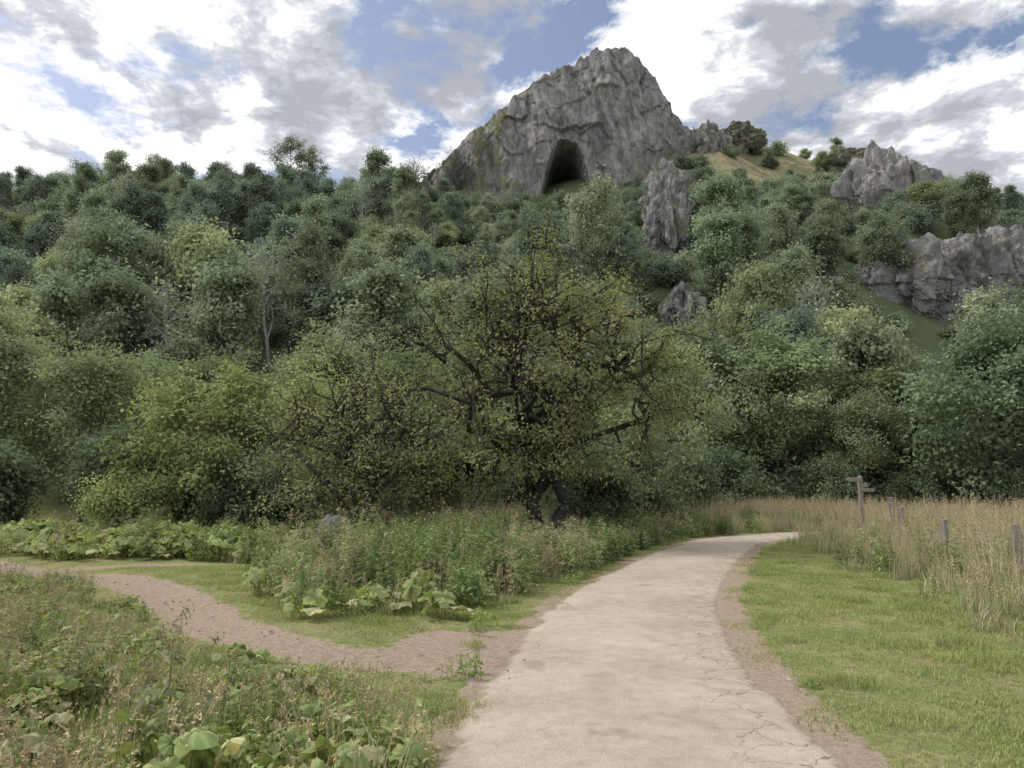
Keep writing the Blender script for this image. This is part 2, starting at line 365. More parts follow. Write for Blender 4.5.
DK=[(.185,.24,.175),(.20,.255,.17),(.17,.22,.165)]  # hillside palettes: aerial haze put into the leaf colour, cooler and paler
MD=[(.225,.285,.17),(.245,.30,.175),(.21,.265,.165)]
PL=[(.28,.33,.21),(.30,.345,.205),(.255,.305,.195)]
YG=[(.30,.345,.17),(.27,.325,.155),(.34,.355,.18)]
HB=(.30,.29,.27)
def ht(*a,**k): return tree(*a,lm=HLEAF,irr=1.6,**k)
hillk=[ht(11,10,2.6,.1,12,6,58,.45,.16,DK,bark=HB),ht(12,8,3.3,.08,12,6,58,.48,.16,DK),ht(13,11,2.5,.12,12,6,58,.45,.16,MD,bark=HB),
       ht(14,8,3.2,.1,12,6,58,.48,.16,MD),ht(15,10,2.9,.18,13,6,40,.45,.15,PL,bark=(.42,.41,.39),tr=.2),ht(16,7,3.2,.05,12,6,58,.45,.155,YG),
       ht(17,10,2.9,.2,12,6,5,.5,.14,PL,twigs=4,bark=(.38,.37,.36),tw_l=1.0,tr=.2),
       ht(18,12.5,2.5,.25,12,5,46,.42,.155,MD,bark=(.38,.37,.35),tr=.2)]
rng=np.random.default_rng(3)
OC=[(56,111,42,(5.4,4,7),.0),(61.5,113,41.5,(5,4,5),.05),(46.5,86,24.8,(5.4,4,5),.0),(53,87,26,(6.2,4,5),.0),(60,90,27.5,(5,4,4.6),.05),(22,104,38.6,(3,3.5,5),.15),(17.6,77,19.9,(1.9,3,2.8),.2),(25,118,47.6,(4,4,5),.15)]
def keep(x,y,soft=1.0):
    r=rng.random(len(x)); a=x/y
    k=np.abs(x)<.74*y+12
    k&=~((x>-13)&(x<41)&(y>(132 if soft==1 else 139)))
    k&=~((a>.245)&(a<.44)&(y>(116 if soft==1 else 128))&(r<.87))
    if soft==1: k&=~((a>.025)&(a<.13)&(y>105))
    for ox,oy,oz,os_,vg_ in OC:
        k&=~((np.abs(a*oy-ox)<os_[0]+(1.6 if soft==1 else -.5))&(y>oy-(26 if soft==1 else 6))&(y<oy+2)&(r<(.97 if soft==1 else .9)))
    return k
sp=4.25; gx,gy=np.meshgrid(np.arange(-140,140,sp),np.arange(50,182,sp)); gx=gx.ravel()+rng.uniform(-.5,.5,gx.size)*sp; gy=gy.ravel()+rng.uniform(-.5,.5,gy.size)*sp
k=keep(gx,gy); gx=gx[k]; gy=gy[k]
pn=np.array([noise.noise((a*.035,b*.035,1.7)) for a,b in zip(gx,gy)])+rng.normal(0,.24,len(gx))
idx=np.select([pn<-.26,pn<-.06,pn<.12,pn<.26,pn<.38,pn<.56],[0,1,3,2,7,4],5)
lowp=(gy<95)&(rng.random(len(gx))<.34); idx[lowp]=rng.choice([4,5],lowp.sum())
bare=rng.random(len(gx))<.08; idx[bare]=6
s=.45+.72*rng.random(len(gx))**1.1; ga=gx/gy
s=s*np.where((ga>-.14)&(ga<.26)&(gy>108),.62,np.where((ga>-.12)&(ga<.26)&(gy>85),.8,1.)); s*=np.where(gy<70,1.15,1)
s*=np.where((ga>.24)&(gy>108),.6,np.where((ga>.24)&(gy>88),.8,1.))
z=height(gx,gy)-.3
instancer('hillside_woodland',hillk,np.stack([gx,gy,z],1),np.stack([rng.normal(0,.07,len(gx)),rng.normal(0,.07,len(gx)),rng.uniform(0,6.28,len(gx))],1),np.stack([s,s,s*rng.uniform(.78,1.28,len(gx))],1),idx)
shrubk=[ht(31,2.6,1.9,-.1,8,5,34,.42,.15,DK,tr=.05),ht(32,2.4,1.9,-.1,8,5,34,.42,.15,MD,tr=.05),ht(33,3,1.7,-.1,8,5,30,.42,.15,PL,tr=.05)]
sx=rng.uniform(-140,140,3100); sy=rng.uniform(44,176,3100)
k=keep(sx,sy,.6); sx=sx[k];sy=sy[k]
sx2=rng.uniform(-8,38,320); sy2=rng.uniform(104,142,320); sx=np.r_[sx,sx2]; sy=np.r_[sy,sy2]
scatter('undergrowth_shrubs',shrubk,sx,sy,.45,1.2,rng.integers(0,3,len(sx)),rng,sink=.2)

# skyline trees
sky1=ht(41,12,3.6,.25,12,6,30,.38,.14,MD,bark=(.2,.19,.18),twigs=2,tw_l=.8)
sky2=tree(42,9,3.6,.1,15,8,0,bark=(.16,.15,.145),twigs=9,tw_l=1.4,tr=.3)
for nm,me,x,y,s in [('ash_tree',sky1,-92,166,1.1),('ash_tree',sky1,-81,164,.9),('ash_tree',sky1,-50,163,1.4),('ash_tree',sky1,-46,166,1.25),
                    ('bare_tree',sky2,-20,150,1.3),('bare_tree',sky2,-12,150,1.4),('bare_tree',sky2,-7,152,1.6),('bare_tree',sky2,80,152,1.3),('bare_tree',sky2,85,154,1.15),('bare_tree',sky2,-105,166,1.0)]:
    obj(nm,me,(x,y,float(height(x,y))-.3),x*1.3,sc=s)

# middle-distance trees (more detailed)
DKn=[(.165,.215,.135),(.18,.23,.135),(.15,.195,.12)]
MDn=[(.205,.26,.135),(.225,.28,.14),(.185,.24,.13)]
PLn=[(.255,.305,.175),(.28,.33,.175),(.235,.285,.165)]
YGn=[(.28,.335,.14),(.24,.305,.13),(.325,.35,.155)]
def T_(name,me,x,y,s=1,rz=0): return obj(name,me,(x,y,float(height(x,y))),rz,sc=s)
mA=tree(51,10,3.8,.06,17,8,78,.42,.12,MDn,tr=.17,k=6,irr=1.4)
mB=tree(52,12.5,3.9,.08,19,8,75,.4,.12,PLn,tr=.19,k=6,irr=1.4)
mC=tree(53,7,3.7,-.05,18,8,78,.36,.10,YGn,tr=.12,k=6,stems=3,irr=1.4)
mD=tree(54,9,4.3,.0,18,8,90,.42,.115,DKn,tr=.17,k=6,irr=1.3)
mE=tree(55,9.6,3.3,.1,16,8,55,.36,.10,PLn,tr=.15,k=6,stems=2,twigs=2,irr=1.5)
mF=tree(56,4,2.6,-.15,14,7,75,.33,.09,DKn,tr=.07,stems=3,irr=1.4)
mG=tree(57,3.4,2.4,-.15,14,7,75,.33,.09,YGn,tr=.07,stems=3,irr=1.4)
for nm,me,x,y,s,rz in [
 ('field_maple_tree',mC,-10.6,27,.86,0),('field_maple_tree',mC,-7.6,29.5,.85,2),('willow_tree',mE,-17.5,31,.85,1),('willow_tree',mB,-22.5,33,.8,3),('sycamore_tree',mA,-14,35,.85,1),
 ('hazel_bush',mF,-14.2,28.5,1.0,0),('hazel_bush',mF,-19.5,28,.9,2),('sycamore_tree',mD,-26,37,1.0,1.1),('sycamore_tree',mA,-19.5,41,.95,2.2),('ash_tree',mB,-10,41,.9,.5),
 ('willow_tree',mE,-2,38,1.05,2),('sycamore_tree',mA,-6,46,1.1,4),('ash_tree',mE,6.7,36,1.0,.4),('sycamore_tree',mD,3,44,1.0,3),('ash_tree',mB,17.3,48,1.03,1.2),
 ('sycamore_tree',mD,12.4,50,.95,2),('sycamore_tree',mA,23,47,1.02,0),('ash_tree',mE,28.3,45,1.05,3),('oak_tree',mD,26.5,40,1.25,.6),('oak_tree',mA,33,42,1.2,2.6),('willow_tree',mE,20.5,44,.8,5),
 ('hazel_bush',mF,8.5,40,.95,1),('hazel_bush',mF,11.5,45,1.1,4),('hazel_bush',mG,14.6,46.5,.7,2),('hazel_bush',mF,18.5,44.5,.9,3),('hazel_bush',mF,22.5,42,.8,5),('hazel_bush',mF,26,38.2,.8,2),('hazel_bush',mF,-24,30,1.1,1),
 ('hazel_bush',mF,4.3,29.5,.95,3.3),('hazel_bush',mG,5.2,33,.9,.3),('hazel_bush',mF,2.7,26.2,.7,1.3),('hazel_bush',mG,-12.8,25.7,.62,1.8),('hazel_bush',mF,-8.2,25.5,.75,.8),('hazel_bush',mF,31,38,.9,1),('sycamore_tree',mA,-30,42,1.1,0),('sycamore_tree',mD,38,48,1.1,0)]:
    T_(nm,me,x,y,s,rz)
def dn(c):
    if c[2]>4.2 and c[0]<.0: return .36
    if c[2]>6.8: return .7
    if c[0]<-1.8: return .5
    return 1.15
HW=[(.25,.28,.13),(.21,.25,.12),(.36,.36,.17),(.29,.32,.145)]
haw=tree(61,9.9,4.2,-.02,26,9,85,.27,.056,HW,tr=.29,gn=.23,stems=3,dens=dn,twigs=6,bark=(.06,.054,.048),k=7,tw_l=.75,lr=.54,sr=.34,irr=1.7)
obj('hawthorn_tree',haw,(.85,22.5,float(height(.85,22.5))),0)
haw2=tree(67,5.8,3.8,-.05,22,9,55,.27,.054,HW,tr=.22,gn=.28,stems=3,dens=lambda c:.42 if c[2]>2.6 else 1.0,twigs=6,bark=(.08,.07,.062),k=7,tw_l=.7,lr=.5,sr=.34,irr=1.8)
obj('hawthorn_tree',haw2,(-4.4,23.2,float(height(-4.4,23.2))),2.2)

# ------------------------------------------------------------------ limestone crag with cave
tx=[-19,-13,-6.8,-3,-.4,3.5,7.1,13.5,16.5,18.2,21,24.8,26,27.5,30.6,31.5,33.5,36.8,39.5,43]; tz=[68,73,78,81,84.2,86.5,89,92.5,94.8,96,95.7,96.3,94,92.2,88.9,86,82.4,77.8,74.6,68]
nx=340; nf=190; nbk=40
xs=np.linspace(-19,43,nx); V=[];Cc=[]
for a,x in enumerate(xs):
    top=np.interp(x,tx,tz)+.55*noise.noise((x*.8,0,0))+.4*noise.noise((x*2.2,4,0))
    yf=143+((x-18)/25)**2*3; base=52.
    for k in range(nf+nbk):
        if k<nf:
            t=k/(nf-1); z=base+(top-base)*t
            y=yf+(z-base)*.13+5*max(0,t-.7)**2*4
        else:
            t=(k-nf+1)/nbk; y0=yf+(top-base)*.13+1.8
            y=y0+t*26; z=top-(top-50)*t**1.6
        xv=x+z*.16
        big=noise.fractal((xv*.07,5.,z*.035),.9,2,4)*2.8
        rid=abs(noise.noise((xv*.14,7,z*.03)))*-4.2
        rid2=abs(noise.noise((xv*.45,17,z*.09)))*-1.3
        sml=noise.fractal((xv*.7,3.,z*.3),.9,2,4)*.5
        cell=noise.cell((xv*.3+noise.noise((x*.2,z*.2,2))*1.6, z*.13-x*.05, 1))*.5
        cell2=noise.cell((xv*.8+noise.noise((x*.4,z*.4,9))*1.6, z*.35+x*.1, 5))*.22
        fade=1 if k<nf else max(0,1-t)
        y+=(big+rid+rid2+sml+cell+cell2)*fade+2.2
        if k<nf:
            zz_=z-60.8; q=abs((x-10.8-.05*zz_)/4.9); r=zz_/12.2
            lim=(1-q**2.8) if q<1 else -1
            if zz_<14 and q<1 and r<lim+.06*noise.noise((x*.9,z*.9,0)):
                y+=24*min(1,(1-q)*9,max(.25,(lim-r)*10))
            elif zz_<15 and q<1.5: y+=1.0*(1.5-q)
        V.append((x,y,z))
        veg=.34*max(0,min(1,(2-x)/7))+(.1 if z<64 else 0)
        if k>=nf: veg+=.2
        Cc.append((max(0,veg),0,0))
ny=nf+nbk; i,j=np.meshgrid(np.arange(ny-1),np.arange(nx-1)); a=(j*ny+i).ravel()
mb=MB(); mb.add(V,quads=np.stack([a,a+ny,a+ny+1,a+1],1),col=np.array(Cc))
obj('limestone_crag',mb.mesh('limestone_crag',[ROCK],False))
def outcrop(name,loc,size,seed,veg=0.05,rz=0,sub=6,rough=1.0):
    bm=bmesh.new(); bmesh.ops.create_icosphere(bm,subdivisions=sub,radius=1)
    s=np.array(size)
    for v in bm.verts:
        c=v.co; q=Vector((c.x*s[0],c.y*s[1],c.z*s[2])); sd=Vector((seed*7.3,0,seed)); cs=Vector((c.x,c.y,c.z*.5))
        f=1+.38*noise.fractal(cs*1.5+sd,.8,2,4)+.1*noise.cell(cs*2.6+sd)+.05*noise.cell(cs*5.3+sd)+.08*noise.fractal(cs*5+sd,.8,2,4)*rough
        v.co=Vector((q.x*f,q.y*f,q.z*f))
    me=bpy.data.meshes.new(name); bm.to_mesh(me); bm.free()
    a=me.color_attributes.new('Col','FLOAT_COLOR','POINT'); a.data.foreach_set('color',np.tile(np.array([veg,0,0,1],np.float32),len(me.vertices)))
    me.materials.append(ROCK); o=bpy.data.objects.new(name,me); o.location=loc; o.rotation_euler=(0,0,rz); scene.collection.objects.link(o); return o
for q_,(ox,oy,oz,os_,vg_) in enumerate(OC):
    outcrop('limestone_outcrop',(ox,oy,max(oz,float(height(ox,oy)))),os_,q_+1,vg_)
outcrop('limestone_outcrop',(31,140,57.5),(6.5,4,7),25,.1)
outcrop('limestone_outcrop',(40,151,71),(5.5,6,6),27,.2)
outcrop('limestone_outcrop',(49,157,77.5),(6,5,2.4),28,.35)
outcrop('limestone_outcrop',(74,158,73),(5,5,1.8),30,.35)
outcrop('limestone_boulder',(-4.2,17.9,.62),(.32,.28,.38),10,-.4,sub=4)

# ------------------------------------------------------------------ grasses and weeds
def tuft(seed,nb,r,h,w,cols,lean=(.1,.5),tip=None):
    g=np.random.default_rng(seed); mb=MB(); rr=np.sqrt(g.random(nb))*r; a=g.uniform(0,6.28,nb)
    P=np.stack([rr*np.cos(a),rr*np.sin(a),np.full(nb,-.02)],1); cols=np.array(cols)
    c=cols[g.integers(0,len(cols),nb)]*g.uniform(.75,1.25,(nb,1))
    blades(mb,g,P,h*g.uniform(.45,1.1,nb),g.uniform(*lean,nb),w*g.uniform(.7,1.3,nb),c,None if tip is None else c*np.array(tip))
    return mb
LG=[(.29,.35,.13),(.34,.38,.16),(.25,.32,.12),(.43,.40,.22),(.32,.37,.14)]
lawn=[tuft(s,420,.4,.055,.003,LG,(.2,.9)).mesh('lawn',[GRASS]) for s in (1,2)]+[tuft(3,380,.4,.045,.003,[(.45,.42,.25),(.38,.39,.20),(.32,.35,.15)],(.2,.9)).mesh('lawn',[GRASS]),
      tuft(4,240,.22,.12,.003,LG,(.2,.8)).mesh('lawn',[GRASS])]
ST=[(.49,.45,.29),(.42,.40,.24),(.57,.51,.35),(.33,.37,.18)]
def strawgrass(seed,h=1.0,green=.4,nb=60):
    g=np.random.default_rng(seed); cols=ST if g.random()>green else [(.27,.34,.14),(.34,.39,.18),(.42,.42,.25)]
    mb=tuft(seed+100,nb,.28,h*.7,.0045,cols,(.1,.6))
    for i in range(13):
        a=g.uniform(0,6.28); r=.24*g.random(); l=g.uniform(.05,.3); H=h*g.uniform(.75,1.15); b=np.array([r*math.cos(a),r*math.sin(a),0])
        e=b+np.array([math.cos(a)*l*H,math.sin(a)*l*H,H]); t=np.linspace(0,1,4)[:,None]; P=b+(e-b)*np.concatenate([t**1.4,t**1.4,t],1)
        col=np.array([.51,.45,.30])*g.uniform(.7,1.2); tube(mb,P,[.0028,.0022,.0018,.001],3,col)
        n2=14; C=P[-1]-np.array([0,0,1])*g.uniform(0,.2,(n2,1))*H*.9+g.normal(0,.012,(n2,3)); leaves(mb,g,C,nrm(g.normal(size=(n2,3))),.014,col*np.array([1.0,.93,.86]),.4,mat=0)
    return mb.mesh('straw_grass',[STRAW])
tall=[strawgrass(200+i,1.05,.5) for i in range(5)]
shortst=[strawgrass(220+i,.5,.6) for i in range(3)]
def nettle(seed,h=.8,cols=((.17,.23,.105),(.20,.26,.115)),ns=8,r=.22,ls=.055,flower=None):
    g=np.random.default_rng(seed); mb=MB(); cols=np.array(cols)
    for i in range(ns):
        a=g.uniform(0,6.28); rr=r*math.sqrt(g.random()); H=h*g.uniform(.65,1.1); b=np.array([rr*math.cos(a),rr*math.sin(a),-.03])
        e=b+np.array([g.normal(0,.1),g.normal(0,.1),1])*H; t=np.linspace(0,1,5)[:,None]; P=b+(e-b)*t+g.normal(0,.012,(5,3))
        c=cols[g.integers(0,len(cols))]*g.uniform(.8,1.25); tube(mb,P,[.005,.0045,.004,.003,.002],3,c*np.array([1.2,1,.9]))
        nl=int(H/.03); tt=g.uniform(.2,1,nl); C=b+(e-b)*tt[:,None]; az=g.uniform(0,6.28,nl); d=np.stack([np.cos(az),np.sin(az),0*az-.2],1)
        S=ls*g.uniform(.6,1.3,nl)*(1.15-.5*tt)*1.1; Nn=nrm(np.stack([d[:,0]*.5,d[:,1]*.5,np.ones(nl)],1)+g.normal(0,.3,(nl,3)))
        leaves(mb,g,C+d*S[:,None]*1.1,Nn,S,c*g.uniform(.75,1.3,(nl,1)),.4,mat=0)
        if flower is not None:
            n2=22; Cf=P[-1]+g.normal(0,.035,(n2,3)); leaves(mb,g,Cf,nrm(g.normal(size=(n2,3))),.014,np.array(flower)*g.uniform(.7,1.2,(n2,1)),.7,mat=0)
    return mb.mesh('nettle',[GRASS])
net=[nettle(300),nettle(301,.7),nettle(302,.75,((.22,.28,.13),(.26,.31,.15))),nettle(303,.9,((.26,.28,.16),(.29,.28,.18)),flower=(.35,.29,.22)),nettle(304,.8,((.26,.31,.15),),flower=(.54,.51,.38))]
low=[nettle(310,.32,((.28,.35,.13),(.33,.38,.16)),14,.24,.036),nettle(311,.38,((.37,.39,.20),(.28,.34,.14)),14,.24,.032),nettle(312,.28,((.24,.32,.12),),16,.25,.036)]
def butterbur(seed,n=9,h=.38,R=.17,cols=((.30,.37,.16),(.34,.40,.19),(.42,.42,.24),(.26,.34,.14)),sp=.38):
    g=np.random.default_rng(seed); mb=MB(); cols=np.array(cols); K=32
    for i in range(n):
        a=g.uniform(0,6.28); rr=sp*math.sqrt(g.random()); H=h*g.uniform(.5,1.15); r=R*g.uniform(.45,1.25)
        c=np.array([rr*math.cos(a),rr*math.sin(a),H]); col=cols[g.integers(0,len(cols))]*g.uniform(.75,1.15)
        base=c*np.array([.3,.3,0]); tube(mb,[base,(base+c)/2+np.array([0,0,.03]),c],[.008,.006,.005],4,col*np.array([1.1,.9,.8]))
        nv=nrm(np.array([math.cos(a)*.6,math.sin(a)*.6,1])+g.normal(0,.38,3)); t1=nrm(np.cross(nv,[math.sin(a),-math.cos(a),.1])); t2=np.cross(nv,t1)
        th=np.arange(K)/K*2*math.pi
        rad=r*(1-.6*np.exp(-((th-math.pi)/.28)**2))*(1+.05*np.sin(th*9+g.uniform(0,6)))*(1+g.normal(0,.06,K))
        rings=[c[None]-nv*.02]; colr=[col[None]*1.2]
        p1,p2,p3=g.uniform(0,6,3); wilt=g.uniform(.1,.6); br=g.random()<.3
        for f in (.25,.5,.75,1.0):
            wav=f*r*(.15*np.sin(th*3+p1)+.09*np.sin(th*5+p2)+.05*np.sin(th*8+p3))+g.normal(0,.025,K)*r
            rib=.035*r*(np.arange(K)%2*2-1)*(1.2-f)
            rings.append(c+f*rad[:,None]*(np.cos(th)[:,None]*t1+np.sin(th)[:,None]*t2)+nv*(wav+rib+.12*r*f-wilt*r*f*f)[:,None])
            vein=np.where(np.arange(K)%4==0,1.18,.97)[:,None]; sp_=np.where(g.random((K,1))<(.35 if br else .08)*f,np.array([[1.15,.85,.7]]),1)
            colr.append(col*vein*sp_*g.uniform(.92,1.08,(K,1)))
        V=np.vstack(rings); k=np.arange(K); k2=(k+1)%K
        tr=np.stack([0*k,1+k,1+k2],1); q=np.vstack([np.stack([o+k,o+K+k,o+K+k2,o+k2],1) for o in (1,1+K,1+2*K)])
        mb.add(V,quads=q,tris=tr,col=np.vstack(colr),mat=0)
    return mb.mesh('butterbur',[GRASS],True)
but=[butterbur(400,10,.34,.12),butterbur(401,9,.3,.14),butterbur(402,12,.28,.10),butterbur(403,8,.4,.15,((.27,.35,.14),(.32,.40,.17)))]
butf=[butterbur(410,14,.24,.065,sp=.3),butterbur(411,11,.28,.085,sp=.3)]
dead=[nettle(500,.95,((.30,.25,.18),(.26,.21,.16)),4,.15,.03,flower=(.26,.20,.16)),nettle(501,.8,((.36,.33,.22),),5,.2,.03,flower=(.40,.35,.25))]

def rnd(n,x0,x1,y0,y1): return rng.uniform(x0,x1,n),rng.uniform(y0,y1,n)
def ppath(x,y): return dist_poly(x,y,PCs[::3])
x,y=rnd(7000,-12,12,2.8,30); d=ppath(x,y); dd=dist_poly(x,y,TR1[::2]); d2=dist_poly(x,y,TR2)
right=(x>pcx(y))&(x<tall_edge(y)+.4)&(d>1.5+rng.normal(0,.12,len(x)))&(y<29)
left=(x<pcx(y))&(d>1.45+rng.normal(0,.15,len(x)))&(dd>.75)&(d2>.5)&(y>4.2)&(y<17)&(np.hypot((x+.55)/.95,(y-8.)/1.6)>1.0)
k=right|left; x=x[k];y=y[k]
ln=np.array([noise.noise((a*.6,b*.35,8.)) for a,b in zip(x,y)])
scatter('lawn_grass',lawn,x,y,.8,1.25,np.where(ln>.12,rng.choice([2,2,0],len(x)),rng.choice(4,len(x),p=[.38,.34,.13,.15])),rng,.03)
x,y=rnd(10500,5.5,42,2,46); d=ppath(x,y)
k=(x>tall_edge(y)+rng.normal(0,.45,len(x)))&(d>1.7)&(x<y*.8+3)&((y<30)|(rng.random(len(x))<.65))
x=x[k];y=y[k]
x2,y2=rnd(1900,-2,16,27,46); d=ppath(x2,y2); k2=(d>1.6)&((y2>28)|(x2>9))&~((x2<3)&(y2<28)); x=np.r_[x,x2[k2]]; y=np.r_[y,y2[k2]]
nearL=(x<tall_edge(y)+1.3)|((np.abs(x-.454*y)<.5)&(y>19)&(y<24.3))
kinds=tall+[net[4],net[2]]+shortst+[net[1],low[1]]
pn=np.array([noise.noise((a*.35,b*.25,13.)) for a,b in zip(x,y)])
idx=rng.choice(5,len(x)); r_=rng.random(len(x)); idx=np.where((pn>.08)&(r_<.6),rng.choice([5,6,10,6],len(x)),idx); idx=np.where(nearL&(r_>.3),rng.choice([7,8,9,11],len(x)),idx)
scatter('tall_meadow_grass',kinds,x,y,.65,1.1,idx,rng,.1)
# central weeds
x,y=rnd(6500,-13,8,8.5,31); d=ppath(x,y); dd=dist_poly(x,y,TR1[::2]); d2=dist_poly(x,y,TR2)
fr=np.interp(x,[-6,-3.6,-2.6,-.5,1.2,3],[17.8,11.2,9.9,10.9,12.4,15.5])
k=(x<pcx(y))&(d>1.55+.5*np.clip((16-y)/8,0,1))&(dd>.9)&(d2>.7)&(y>fr+rng.normal(0,.4,len(x)))&((x>-5.0)|(y>17.8))&~((x<-5)&(y>17.6)&(y<25.5)&(rng.random(len(x))<.75))
x=x[k];y=y[k];fr=fr[k]; edge=y<fr+1.0
kinds=net+dead+low+[but[1]]+shortst
r_=rng.random(len(x)); pn=np.array([noise.noise((a*.45,b*.45,3.)) for a,b in zip(x,y)])
idx=np.where(pn<-.02,rng.choice([0,1,2],len(x)),np.where(pn<.2,rng.choice([2,1,0,11],len(x)),rng.choice([4,3,12,2],len(x))))
idx=np.where(r_<.07,rng.choice([5,6],len(x)),idx); idx=np.where(edge&(r_>.45),rng.choice([7,8,9,10,11],len(x)),idx)
scatter('nettle_bank',kinds,x,y,.55,1.1,idx,rng,.12)
x,y=rnd(1300,-22,-4.8,18,28); dd=dist_poly(x,y,TR1[::2]); k=(dd>.8)&(dist_poly(x,y,TR2)>.6)
x=x[k];y=y[k]
scatter('butterbur_patch',but+low,x,y,.8,1.3,rng.choice(7,len(x),p=[.22,.22,.2,.16,.08,.06,.06]),rng,.1)
# left foreground weeds (lower beside the dirt trail)
x,y=rnd(6800,-15,0,1.5,20); d=ppath(x,y)
tr_y=np.interp(x,TR1[::-1,0],TR1[::-1,1]); dd=dist_poly(x,y,TR1[::2])
rb=np.interp(y,[0,4.7,5.6,6.5,8],[-.55,-.6,-.85,-1.2,-2.4])
k=(x<rb+rng.normal(0,.1,len(x)))&(y<tr_y-.3)&(dd>.62)&(np.hypot(x,y)>3.2)&(np.abs(x)<y*.8+1.5)
x=x[k];y=y[k];dd=dd[k]; mul=.42+.6*sm(.6,3.4,dd)
kinds=butf+low+shortst+[net[2],net[3],lawn[0],but[2],lawn[3]]
pn=np.array([noise.noise((a*.7,b*.7,21.)) for a,b in zip(x,y)])
idx=rng.choice(13,len(x),p=[.09,.07,.12,.15,.10,.13,.12,.09,.02,.02,.03,.03,.03])
idx=np.where(pn>.25,rng.choice([0,1,0,11,3],len(x)),idx)
scatter('foreground_weeds',kinds,x,y,.65,1.1,idx,rng,.14,mul=mul)
x,y=rnd(3600,-5,9,4,26); d=ppath(x,y); k=(d>1.2)&(d<1.75)&(rng.random(len(x))<.45)&~((x>pcx(y))&(d<1.42)); x=x[k];y=y[k]
scatter('verge_tufts',[lawn[3],low[2],lawn[0]],x,y,.3,.85,rng.choice(3,len(x),p=[.5,.2,.3]),rng,.1)
# gravel on bare earth
m,nt,out=newmat('stone'); oi=N(nt,'ShaderNodeObjectInfo')
c=ramp(nt,oi.outputs['Random'],[(0.,(.22,.18,.145)),(1.,(.44,.40,.35))])
p=N(nt,'ShaderNodeBsdfDiffuse'); nt.links.new(c,p.inputs['Color']); nt.links.new(p.outputs[0],out.inputs[0]); STONE=m
def pebble(seed):
    bm=bmesh.new(); bmesh.ops.create_icosphere(bm,subdivisions=2,radius=1)
    for v in bm.verts:
        f=1+.3*noise.noise(v.co*1.2+Vector((seed,0,0))); v.co=Vector((v.co.x*f,v.co.y*f*.8,v.co.z*f*.55))
    me=bpy.data.meshes.new('stone'); bm.to_mesh(me); bm.free(); me.materials.append(STONE); return me
x,y=rnd(14000,-12,8,3.5,24); d=ppath(x,y); dd=dist_poly(x,y,TR1[::2])
k=((d>1.15)&(d<1.55))|(dd<.5)|(np.hypot((x+.65)/1.0,(y-8.)/1.7)<.9)|((d<1.2)&(rng.random(len(x))<.06)); k&=rng.random(len(x))<.55
x=x[k];y=y[k]; z=height(x,y)+np.where(ppath(x,y)<1.15,.03,.0)
s=np.minimum(np.exp(rng.normal(-4.8,.55,len(x))),.03)
instancer('gravel',[pebble(1),pebble(5),pebble(9)],np.stack([x,y,z],1),rng.uniform(0,6.28,(len(x),3))*np.array([.05,.05,1]),s,rng.integers(0,3,len(x)))

# ------------------------------------------------------------------ fence and signpost
m,nt,out=newmat('weathered_wood'); tc=N(nt,'ShaderNodeTexCoord'); mp=N(nt,'ShaderNodeMapping'); mp.inputs['Scale'].default_value=(18,18,1.5); nt.links.new(tc.outputs['Object'],mp.inputs[0])
f=noi(nt,mp.outputs[0],2,6,.7); c=ramp(nt,f,[(.3,(.14,.12,.10)),(.7,(.36,.33,.29))]); p=N(nt,'ShaderNodeBsdfPrincipled'); p.inputs['Roughness'].default_value=.9
nt.links.new(c,p.inputs['Base Color']); b=N(nt,'ShaderNodeBump'); b.inputs['Distance'].default_value=.01; nt.links.new(f,b.inputs['Height']); nt.links.new(b.outputs[0],p.inputs['Normal']); nt.links.new(p.outputs[0],out.inputs[0]); WOOD=m
m,nt,out=newmat('wire'); p=N(nt,'ShaderNodeBsdfPrincipled'); p.inputs['Metallic'].default_value=.8; p.inputs['Roughness'].default_value=.5; p.inputs['Base Color'].default_value=(.25,.24,.23,1); nt.links.new(p.outputs[0],out.inputs[0]); WIRE=m
def box(name,size,loc,rot=(0,0,0),bev=.012,point=None,parent=None):
    bm=bmesh.new(); bmesh.ops.create_cube(bm,size=1)
    for v in bm.verts: v.co=Vector((v.co.x*size[0],v.co.y*size[1],v.co.z*size[2]))
    bmesh.ops.subdivide_edges(bm,edges=bm.edges[:],cuts=3,use_grid_fill=True)
    for v in bm.verts:
        if point=='x' and v.co.x>size[0]*.49: v.co.x+= .08*(1-abs(v.co.z)/(size[2]*.5))
        if point=='z' and v.co.z>size[2]*.49: v.co.z+= .06*(1-max(abs(v.co.x)/(size[0]*.5),abs(v.co.y)/(size[1]*.5)))
        v.co+=Vector((noise.noise(v.co*7),noise.noise(v.co*7+Vector((3,0,0))),0))*.012
    me=bpy.data.meshes.new(name); bm.to_mesh(me); bm.free(); me.materials.append(WOOD)
    o=bpy.data.objects.new(name,me); o.location=loc; o.rotation_euler=rot; scene.collection.objects.link(o)
    mo=o.modifiers.new('bevel','BEVEL'); mo.width=bev; mo.segments=2; mo.limit_method='ANGLE'
    if parent: o.parent=parent
    return o
sg=bpy.data.objects.new('wooden_signpost',None); sg.location=(10.9,24,float(height(10.9,24))); scene.collection.objects.link(sg)
box('post',(.12,.12,2.2),(0,0,.86),parent=sg,point='z')
box('sign_arm_1',(.38,.045,.13),(-.2,-.09,1.88),(0,0,math.radians(172)),parent=sg,point='x')
box('sign_arm_2',(.44,.045,.13),(.17,.14,1.71),(0,0,math.radians(40)),parent=sg,point='x')
box('sign_arm_3',(.38,.045,.11),(.15,-.09,1.56),(0,0,math.radians(-14)),parent=sg,point='x')
fe=bpy.data.objects.new('post_and_wire_fence',None); scene.collection.objects.link(fe)
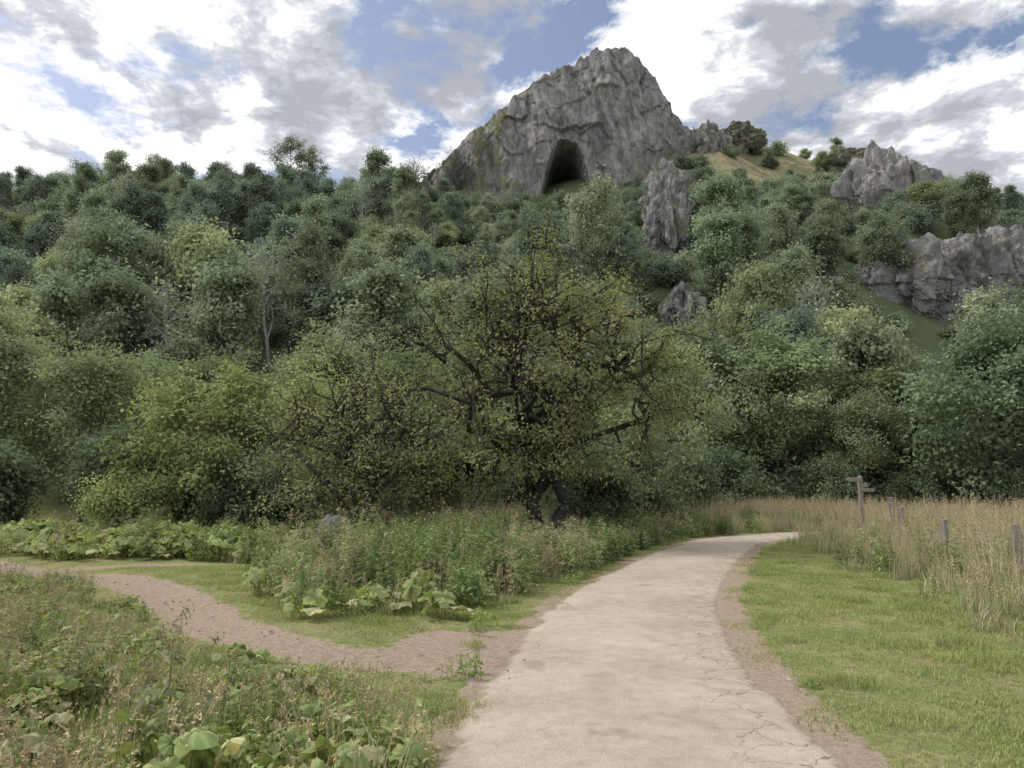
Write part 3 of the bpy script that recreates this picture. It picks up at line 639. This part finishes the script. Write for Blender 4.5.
FP=[(7.0,6.2,1.0),(7.5,9.2,1.0),(8.15,12.5,.95),(8.95,16,1.05),(10.1,20,1.2),(11.6,23.6,1.35),(13.2,26.6,1.2),(16.5,28.4,1.1),(20.5,29.3,1.1)]
tops=[]
for i,(fx,fy,fh) in enumerate(FP):
    z0=float(height(fx,fy)); box(f'fence_post_{i+1}',(.12,.12,fh+.4),(fx,fy,z0+fh/2-.2),(R0.normal(0,.05),R0.normal(0,.05),R0.uniform(0,1.5)),parent=fe); tops.append((fx,fy,z0,min(fh,1.15)))
for w,fr_ in enumerate((.35,.62,.88)):
    mb=MB()
    for a,b in zip(tops[:-1],tops[1:]):
        A=np.array([a[0]-.06,a[1],a[2]+a[3]*fr_]); B=np.array([b[0]-.06,b[1],b[2]+b[3]*fr_]); t=np.linspace(0,1,7)[:,None]
        P=A+(B-A)*t; P[:,2]-=.03*np.sin(np.pi*t[:,0]); tube(mb,P,[.0025]*7,4)
    o=obj(f'wire_{w+1}',mb.mesh('wire',[WIRE])); o.parent=fe

# ------------------------------------------------------------------ world
EL=math.radians(50); AZ=math.radians(-75)
w=bpy.data.worlds.new('World'); scene.world=w; w.use_nodes=True; nt=w.node_tree; nt.nodes.clear()
out=nt.nodes.new('ShaderNodeOutputWorld'); bg=nt.nodes.new('ShaderNodeBackground')
sk=nt.nodes.new('ShaderNodeTexSky'); sk.sky_type='NISHITA'; sk.sun_disc=False; sk.sun_elevation=EL; sk.sun_rotation=AZ%(2*math.pi); sk.air_density=1; sk.dust_density=1.5
tc=nt.nodes.new('ShaderNodeTexCoord'); sep=nt.nodes.new('ShaderNodeSeparateXYZ'); nt.links.new(tc.outputs['Generated'],sep.inputs[0])
zz=math_(nt,'ADD',math_(nt,'MAXIMUM',sep.outputs['Z'],0.0),.16)
cb=nt.nodes.new('ShaderNodeCombineXYZ'); nt.links.new(math_(nt,'DIVIDE',sep.outputs['X'],zz),cb.inputs[0]); nt.links.new(math_(nt,'DIVIDE',sep.outputs['Y'],zz),cb.inputs[1]); cb.inputs[2].default_value=5.3
V=cb.outputs[0]
cov=noi(nt,V,2.9,10,.62,.15); shd=noi(nt,V,3.0,6,.5,.2); bil=noi(nt,V,9,8,.62,.2)
cf=ramp(nt,cov,[(.385,0.),(.46,1.)])
br=math_(nt,'ADD',shd,math_(nt,'MULTIPLY',math_(nt,'SUBTRACT',bil,.5),.6))
cc=ramp(nt,br,[(.38,(.36,.375,.41)),(.455,(.53,.55,.59)),(.52,(.93,.93,.93))])
cc=mixc(nt,1.0,cc,(14.,14.,14.),'MULTIPLY')
sb=mixc(nt,1.0,sk.outputs[0],(1.9,1.7,1.6),'MULTIPLY')
fin=mixc(nt,cf,sb,cc)
nt.links.new(fin,bg.inputs[0]); bg.inputs[1].default_value=.093; nt.links.new(bg.outputs[0],out.inputs[0])
sl=bpy.data.lights.new('sun','SUN'); sl.energy=2.6; sl.angle=math.radians(10); sl.color=(1,.96,.9)
so=bpy.data.objects.new('sun',sl); scene.collection.objects.link(so)
sv=Vector((math.sin(AZ)*math.cos(EL),math.cos(AZ)*math.cos(EL),math.sin(EL))); so.rotation_euler=sv.to_track_quat('Z','Y').to_euler()
# ------------------------------------------------------------------ camera
cam=bpy.data.cameras.new('camera'); co=bpy.data.objects.new('camera',cam); scene.collection.objects.link(co)
co.location=(0,0,1.6); co.rotation_euler=(math.radians(98),0,0); cam.sensor_width=36; cam.lens=26.72; cam.clip_end=5000; cam.clip_start=.05
scene.camera=co
